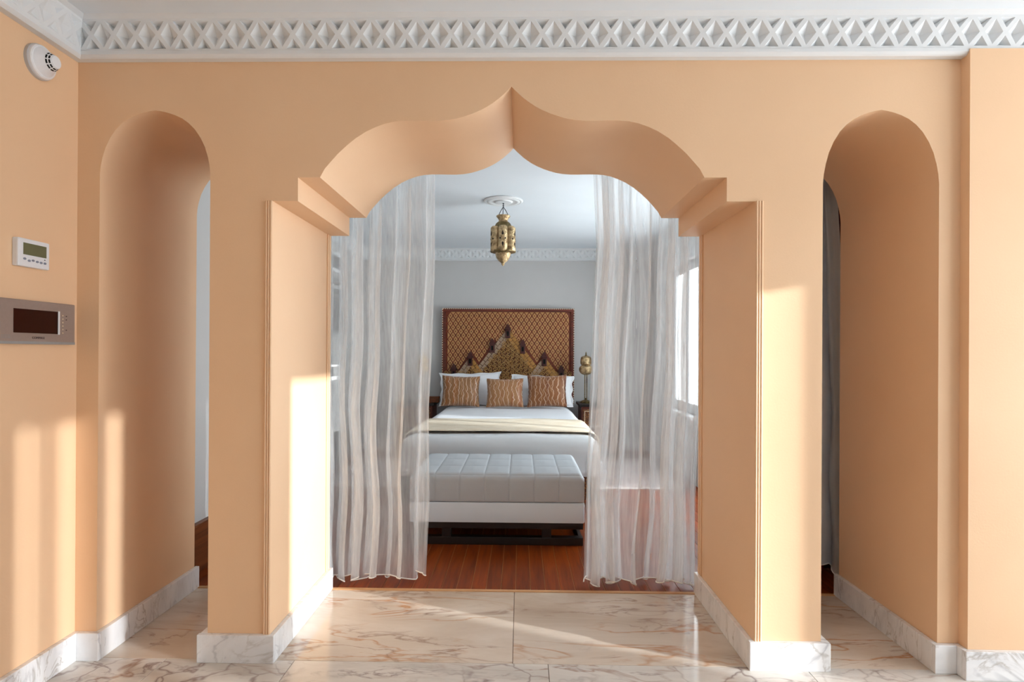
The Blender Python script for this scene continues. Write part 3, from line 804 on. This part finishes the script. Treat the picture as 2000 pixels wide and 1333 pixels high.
# close the two ends
for s in (-1, 1):
    vs = [v for v in m.b.verts if abs(v.co.x - s*BW/2) < 1e-5]
    m.b.faces.new(sorted(vs, key=lambda v: math.atan2(v.co.z-0.30, v.co.y-BD/2)))
o = m.build('seat_cushion', 'bench', bn, smooth=40)
m = MB(); m.box(-BW/2-.002, BW/2+.002, -0.004, BD+.004, 0.152, 0.290, 0.012); m.build('upholstered_base', 'bench_base', bn)
m = MB(); m.box(-BW/2+.02, BW/2-.006, 0.015, BD-.015, 0.108, 0.152, 0.003); m.build('top_rail', 'black_wood', bn, smooth=0)
for xx in (-0.34, 0.335):
    for yy in (0.02, BD-0.07):
        m = MB(); m.box(xx-.032, xx+.032, yy, yy+.05, 0.05, 0.108); m.build('leg', 'black_wood', bn, smooth=0)
for yy in (0.012, BD-0.07):
    m = MB(); m.box(-BW/2+.02, BW/2-.006, yy, yy+.058, 0, 0.052, 0.003); m.build('skid', 'black_wood', bn, smooth=0)
m = MB(); m.box(BW/2-.03, BW/2-.006, 0.07, BD-0.07, 0.0, 0.04); m.box(-BW/2+.02, -BW/2+.05, 0.07, BD-0.07, 0.0, 0.04); m.build('side_runner', 'black_wood', bn, smooth=0)

# ------------------------------------------------------------------ NIGHTSTANDS AND LAMPS
def nightstand(label, x, y):
    r = thing('nightstand', label, 'nightstand', (x, y, 0), (0,0,0), 'inlaid nightstands beside the bed')
    W_, D_ = 0.47, 0.42
    m = MB(); m.box(-W_/2+.01, W_/2-.01, -D_/2+.012, D_/2, 0.06, 0.625, 0.004); m.build('carcass', 'wood_red', r, smooth=0)
    m = MB(); m.box(-W_/2-.02, W_/2+.02, -D_/2-.02, D_/2+.005, 0.625, 0.66, 0.008); m.build('top', 'black_wood', r, smooth=0)
    for sx in (-1, 1):
        for sy in (-1, 1):
            m = MB(); m.box(sx*(W_/2-.04)-.02, sx*(W_/2-.04)+.02, sy*(D_/2-.04)-.02, sy*(D_/2-.04)+.02, 0, 0.06); m.build('leg', 'black_wood', r, smooth=0)
    for zz in (0.36, 0.10):
        m = MB(); m.box(-W_/2+.03, W_/2-.03, -D_/2-.004, -D_/2+.02, zz, zz+.235, 0.004); d = m.build('drawer', 'carved', r, smooth=0)
        m = MB(); y_ = -D_/2-.004
        rect = (-W_/2+.045, W_/2-.045, zz+.02, zz+.215)
        for q in ((rect[0], rect[1], rect[2], rect[2]+.008), (rect[0], rect[1], rect[3]-.008, rect[3]), (rect[0], rect[0]+.008, rect[2], rect[3]), (rect[1]-.008, rect[1], rect[2], rect[3])):
            m.box(q[0], q[1], y_-.004, y_+.002, q[2], q[3])
        cxm = 0
        for sx in (-1, 1): m.box(sx*.10-.004, sx*.10+.004, y_-.004, y_+.002, zz+.03, zz+.205)
        m.build('bone_inlay', 'bone', d, smooth=0)
        m = MB(); m.lathe([(.004, 0), (.014, -.012), (.010, -.024)], (0, y_, zz+.118), 12, 'Y'); m.build('knob', 'brass_dark', d)
    return r
nightstand('dark red inlaid nightstand right of the bed under the brass lamp', 0.985, 5.05)
nightstand('dark red inlaid nightstand left of the bed behind the sheer curtain', -1.315, 5.05)
def lamp(label, x, y, z):
    r = thing('table_lamp', label, 'lamp', (x, y, z), (0,0,0), 'brass table lamps beside the bed')
    MB().lathe([(.075, 0), (.078, .008), (.066, .02), (.045, .03), (.016, .04), (.012, .06)], seg=28).build('base', 'brass_dark', r)
    m = MB()
    for sx in (-1, 1): m.tube([(sx*.012, 0, .04), (sx*.012, 0, .36)], .006, 8)
    m.build('stem', 'brass_dark', r)
    MB().lathe([(.02, .352), (.05, .362), (.076, .385), (.086, .415), (.082, .445), (.066, .468), (.052, .478)], seg=36, lobes=12, lobe_amp=.02).build('lower_shade', 'brass', r)
    MB().lathe([(.052, .478), (.066, .488), (.070, .51), (.068, .545), (.062, .565), (.066, .570), (.05, .585), (.02, .595)], seg=36, lobes=12, lobe_amp=.02).build('upper_shade', 'brass', r)
    MB().lathe([(.012, .592), (.016, .602), (.006, .612), (.009, .622), (.003, .645)], seg=14).build('finial', 'brass_dark', r)
    return r
lamp('brass lamp with two stacked bulbous shades on the right nightstand', 0.832, 5.02, 0.66)
lamp('brass lamp on the left nightstand, mostly hidden by the sheer curtain', -1.235, 5.02, 0.66)
MBk = MB(); MBk.box(-.07, .07, -.05, .05, 0, .055, .006); MBk.box(-.075, .075, -.055, .055, .055, .075, .005)
o = MBk.build('trinket_box', 'wood_brown', None, (-1.085, 4.93, 0.66), smooth=0); tag(o, 'small brown wooden box on the left nightstand beside the pillow', 'box')

# ------------------------------------------------------------------ LANTERN AND ROSE
LX, LY = -0.160, 2.87
ro = MB().lathe([(.175, 0), (.178, -.006), (.165, -.014), (.15, -.012), (.14, -.018), (.12, -.018), (.11, -.012), (.085, -.012), (.075, -.022), (.05, -.026), (.03, -.022), (.012, -.024)], (0, 0, 0), 40).build('ceiling_rose', 'white', None, (LX, LY, ZT))
tag(ro, 'round white plaster ceiling rose above the brass lantern', 'ceiling rose')
la = thing('lantern', 'pierced brass lantern hanging on chains over the bed', 'lantern', (LX, LY, 2.085))
zt = 2.64-2.085
m = MB(); m.tube([(0, 0, zt), (0, 0, .525)], .004, 6)
for i in range(6): m.lathe([(.007, .53+i*.02), (.007, .538+i*.02)], (0, 0, 0), 6)
for i in range(3):
    a = i*2*PI/3 + 0.5
    m.tube([(0, 0, .525), (.028*math.cos(a), .028*math.sin(a), .49), (.056*math.cos(a), .056*math.sin(a), .443)], .0035, 5)
m.build('chain', 'chain', la)
MB().lathe([(.060, .445), (.064, .438), (.046, .415), (.040, .40), (.044, .388), (.056, .382)], seg=30).build('neck', 'brass', la)
MB().lathe([(.050, .385), (.066, .372), (.077, .348), (.083, .33)], seg=30).build('shoulder', 'brass_dark', la)
for i in range(6):
    a = -PI/2 + i*PI/3; cx_, cy_ = .078*math.cos(a), .078*math.sin(a)
    m = MB(); m.lathe([(.03, .340), (.043, .325), (.044, .32), (.044, .125), (.041, .118), (.028, .112)], (cx_, cy_, 0), 20)
    lb = m.build('lobe', 'brass', la)
    m = MB()
    def drop(ang, zc, hgt, wid, flip, m=m, cx_=cx_, cy_=cy_):
        pts = []
        for k in range(12):
            t = 2*PI*k/12; px = wid*math.sin(t)*(0.55-0.45*math.cos(t)*flip); pz = hgt*math.cos(t)
            pts.append((px, pz))
        rr = .0455
        f = lambda rad: (lambda p, q: (cx_ + rad*math.cos(ang+p/rad), cy_ + rad*math.sin(ang+p/rad), zc+q))
        m.prism(pts, f(rr), f(rr-.004))
    drop(a, .272, .022, .013, 1); drop(a, .168, .022, .013, -1)
    drop(a-.55, .222, .007, .014, 0.2); drop(a+.55, .222, .007, .014, 0.2)
    m.build('hole_shade_plates', 'hole_shade', lb)  # raised dark plates; the shade of pierced holes is put into their colour
MB().lathe([(.112, .122), (.108, .112), (.07, .105), (.066, .10)], seg=30, lobes=6, lobe_amp=.05).build('skirt_ring', 'brass_dark', la)
MB().lathe([(.070, .106), (.068, .09), (.058, .06), (.04, .035), (.02, .02), (.013, .012), (.015, .004), (.003, -.01)], seg=30).build('bottom_bowl', 'brass', la)

# ------------------------------------------------------------------ CURTAINS
def lerp_tab(tab, z):
    tab = sorted(tab)
    if z <= tab[0][0]: return tab[0][1]
    for (a, p), (c, q) in zip(tab, tab[1:]):
        if z <= c: return p + (q-p)*(z-a)/(c-a)
    return tab[-1][1]
def curtain(name, mat, label, ltab, rtab, ztop, hemf, y0, nf, amp, over, seed, group=None, nu=240, nv=60, hem_mat='hem', shape=None):
    rnd = random.Random(seed); ph = [rnd.uniform(0, 6.28) for _ in range(12)]
    root = thing(name, label, 'curtain', (0, y0, 0), (0,0,0), group)
    def pt(u, v):
        z0 = hemf(u); z = z0 + (ztop-z0)*v
        L, R_ = lerp_tab(ltab, z), lerp_tab(rtab, z)
        low = 1-v
        uu = shape(u) if shape else u
        th = 2*PI*(nf*uu + 0.35*math.sin(2*PI*uu*1.3+ph[0]) + 0.10*math.sin(3.1*v+ph[1]+5*uu))
        W_ = R_-L; per = W_/nf
        k = 0.7 + 0.3*low
        win = min(1, u*10)*min(1, (1-u)*10)
        x = L + W_*u + over*per*math.sin(2*th)*k*win + 0.010*math.sin(7*z+9*u+ph[2])*win*low
        y = amp*k*math.sin(th) + 0.3*amp*math.sin(2.3*th+ph[3]+1.2*v) + 0.006*math.sin(11*z+17*u+ph[4])*low
        return Vector((x, y, z))
    m = MB(); m.grid(pt, nu, nv)
    m.build('cloth', mat, root, smooth=180, fix=False)
    m = MB(); m.tube([pt(i/160, 0.0)+Vector((0, 0, .003)) for i in range(161)], 0.0035, 5); m.build('hem', hem_mat, root)
    return root
zz = lambda y: 1.30 + (686-y)*3.265/1150
# left sheer: outer edge tucked behind the jamb, inner edge free
lt = [(0.0, -1.36), (2.66, -1.38)]
rt = [(0.0, -0.520), (0.45, -0.497), (0.98, -0.505), (1.3, -0.49), (1.77, -0.476), (2.27, -0.478), (2.66, -0.49)]
SG = 'sheer curtains behind the large arch'
curtain('sheer_curtain', 'sheer', 'white sheer curtain at the left side of the large arch', lt, rt, 2.664, lambda u: 0.010+0.034*abs(math.sin(PI*6.6*u+0.6))+(0.02 if u > .93 else 0), 0.85, 8.2, 0.05, 0.30, 11, SG, shape=lambda u: u)
lt = [(0.0, 0.352), (0.4, 0.362), (1.0, 0.385), (1.5, 0.405), (1.9, 0.42), (2.27, 0.402), (2.66, 0.38)]
rt = [(0.0, 0.985), (2.66, 1.03)]
curtain('sheer_curtain', 'sheer', 'white sheer curtain at the right side of the large arch', lt, rt, 2.664, lambda u: 0.010+0.030*abs(math.sin(PI*6.1*u+1.4)), 0.85, 6, 0.048, 0.34, 23, SG)
curtain('grey_curtain', 'grey_cloth', 'plain grey curtain hanging in the right narrow arch', [(0.0, 1.25), (2.66, 1.20)], [(0.05, 1.815), (0.8, 1.80), (1.5, 1.775), (2.2, 1.742), (2.66, 1.72)], 2.664, lambda u: 0.055+0.075*max(0, min(1, (0.93-u)*9)), 0.862, 4, 0.035, 0.10, 5)
curtain('red_curtain', 'red_cloth', 'dark red curtain behind the grey one in the right narrow arch', [(0.0, 1.30), (2.66, 1.30)], [(0.0, 1.94), (2.66, 1.94)], 2.664, lambda u: 0.006, 1.12, 5, 0.03, 0.1, 6, hem_mat='red_cloth', nu=120, nv=20)

# ------------------------------------------------------------------ LOUVRED CLOSET, AIR VENT, RUGS
cl = thing('closet_door', 'grey louvred closet door on the left bedroom wall below the vent', 'closet door', (-2.10, 4.02, 0))
m = MB(); 
for (ya, yb) in ((-0.46, -0.40), (0.40, 0.46)): m.box(0, .035, ya, yb, 0, 2.13, .003)
for (za, zb_) in ((0, .14), (1.02, 1.12), (2.05, 2.13)): m.box(0, .035, -.40, .40, za, zb_, .003)
m.build('door_frame', 'louvre', cl, smooth=0)
m = MB(); m.box(-.02, .02, -.40, .40, -.003, .003); sl = m.mesh('slat', 'louvre', 0)
for i in range(54):
    zz_ = .165 + i*.0345
    if .99 < zz_ < 1.14: continue
    link('slat', sl, cl, (.018, 0, zz_), (0, math.radians(35), 0))
m = MB(); m.tube([(.035, .36, 1.0), (.06, .36, 1.0), (.06, .36, 1.14), (.035, .36, 1.14)], .006, 6); m.build('handle', 'brass_dark', cl)
vt = thing('air_vent', 'white wall vent with grey slats high on the left bedroom wall', 'vent', (-2.10, 4.22, 2.30))
m = MB(); rect_frame(m, 0, .03, -.30, .25, -.115, .11, .04); m.build('vent_frame', 'frame_white', vt, smooth=0)
m = MB(); m.box(0, .006, -.26, .21, -.075, .07); m.build('vent_backing', 'louvre', vt, smooth=0)
m = MB(); m.box(-.010, .010, -.26, .21, -.002, .002); sl = m.mesh('slat', 'plastic_grey', 0)
for i in range(7): link('slat', sl, vt, (.016, 0, -.062+i*.0205), (0, math.radians(40), 0))
def rug(label, xa, xb, ya, yb):
    r = thing('rug', label, 'rug', ((xa+xb)/2, (ya+yb)/2, 0), (0,0,0), 'bedside rugs')
    w_, d_ = (xb-xa)/2, (yb-ya)/2
    m = MB(); m.box(-w_+.02, w_-.02, -d_+.02, d_-.02, 0.0, .012, .004); m.build('rug_pile', 'rug', r, smooth=0)
    m = MB()
    for q in ((-w_, w_, -d_, -d_+.03), (-w_, w_, d_-.03, d_), (-w_, -w_+.03, -d_+.03, d_-.03), (w_-.03, w_, -d_+.03, d_-.03)): m.box(*q, 0.0, .009, .003)
    m.build('rug_border', 'rug_edge', r, smooth=0)
rug('pale mauve rug on the plank floor right of the bed', 0.76, 1.56, 3.17, 4.72)
rug('pale mauve rug on the plank floor left of the bed', -1.92, -1.10, 3.17, 4.60)

# ------------------------------------------------------------------ WALL DEVICES ON THE LEFT WALL (face +X)
WX = -1.867
tm = thing('thermostat', 'white wall thermostat with olive display above the intercom', 'thermostat', (WX, -0.2465, 1.661))
m = MB(); m.box(0, .024, -.0725, .0725, -.0525, .0525, .005); m.build('body', 'plastic', tm, smooth=0)
m = MB(); m.box(.022, .0255, -.050, .056, -.008, .036, .001); m.build('display', 'lcd', tm, smooth=0)
for i, (yy, zz_) in enumerate(((-.044, -.024), (-.024, -.029), (-.006, -.026), (.013, -.028), (.031, -.029), (.049, -.029))):
    m = MB(); m.lathe([(.0062, .022), (.0062, .0262), (.004, .0275)], (0, yy, zz_), 12, 'X')
    for v in m.b.verts: v.co.z = zz_ + (v.co.z-zz_)*0.7
    m.build('button', 'button', tm)
m = MB(); m.lathe([(.002, .022), (.002, .0262)], (0, .048, -.016), 8, 'X'); m.build('indicator', 'ink', tm)

ic = thing('intercom', 'taupe video intercom panel with dark screen on the left wall', 'intercom', (WX, -0.2190, 1.402))
hw = 0.181
m = MB(); m.box(0, .022, -hw, hw, -.0825, .0825, .004); m.build('bezel', 'taupe', ic, smooth=0)
m = MB(); m.box(.020, .0225, -hw, hw, -.0825, -.072, .001); m.build('bottom_edge', 'louvre', ic, smooth=0)
m = MB(); m.box(.018, .0228, -.116, .090, -.041, .048, .0008); m.build('screen', 'screen', ic, smooth=0)
m = MB(); m.box(.018, .0250, .090, .098, -.043, .050, .001); m.build('side_strip', 'plastic', ic, smooth=0)
for i in range(6):
    m = MB(); m.lathe([(.0028, .0205), (.0028, .0238)], (0, .1145, .034-i*.014), 8, 'X'); m.build('button', 'bone', ic)
for i in (0, 1, 4):
    m = MB(); m.box(.0215, .0226, .131, .137, .030-i*.014, .034-i*.014); m.build('button_mark', 'ink', ic, smooth=0)
m = MB()
for i in range(6):
    for j in range(3): m.box(.0215, .0226, -.166+i*.0065, -.162+i*.0065, -.062+j*.005, -.0595+j*.005)
m.build('speaker_grille', 'louvre', ic, smooth=0)
fc = bpy.data.curves.new('lettering', 'FONT'); fc.body = 'COMMAX'; fc.size = 0.0125; fc.align_x = 'CENTER'; fc.align_y = 'CENTER'; fc.extrude = 0.0004; fc.space_character = 1.1
tmp = bpy.data.objects.new('lettering', fc); COL.objects.link(tmp)
dg = bpy.context.evaluated_depsgraph_get(); lme = bpy.data.meshes.new_from_object(tmp.evaluated_get(dg)); bpy.data.objects.remove(tmp)
lme.materials.clear(); lme.materials.append(MT['ink'])
lo = link('lettering', lme, ic, (.0226, -.004, -.0585)); lo.rotation_euler = (PI/2, 0, PI/2)

sm = thing('smoke_detector', 'round white smoke detector high on the left wall under the cornice', 'smoke detector', (WX, -0.2075, 2.408))
MB().lathe([(.066, 0), (.066, .010), (.063, .013)], seg=40, axis='X').build('base_plate', 'plastic_grey', sm)
MB().lathe([(.063, .013), (.062, .018), (.058, .021), (.054, .021), (.033, .042)], seg=40, axis='X').build('housing', 'plastic', sm)
MB().lathe([(.033, .042), (.024, .056), (.022, .058), (.0, .059)], seg=40, axis='X').build('cap', 'plastic', sm)
def arc_slot(r0, r1, x, a0, a1):
    m = MB(); pts = [(r0*math.cos(a0+(a1-a0)*k/6), r0*math.sin(a0+(a1-a0)*k/6)) for k in range(7)] 
    n = 6
    for k in range(n):
        t0, t1 = a0+(a1-a0)*k/n, a0+(a1-a0)*(k+1)/n
        m.prism([(math.cos(t0), math.sin(t0), 0), (math.cos(t1), math.sin(t1), 0), (math.cos(t1), math.sin(t1), 1), (math.cos(t0), math.sin(t0), 1)],
                lambda c, s, e: (x[0]+(x[1]-x[0])*e, (r0+(r1-r0)*e)*c, (r0+(r1-r0)*e)*s), lambda c, s, e: (x[0]+(x[1]-x[0])*e-.002, (r0+(r1-r0)*e-.003)*c, (r0+(r1-r0)*e-.003)*s))
    return m
sm.scale = (1.28, 1.0, 1.0)
for k in range(10):
    a = k*2*PI/10
    arc_slot(.0330, .0302, (.0430, .0470), a+.07, a+2*PI/10-.07).build('slot', 'slot', sm, smooth=0)
    arc_slot(.0284, .0256, (.0496, .0538), a+.07, a+2*PI/10-.07).build('slot', 'slot', sm, smooth=0)
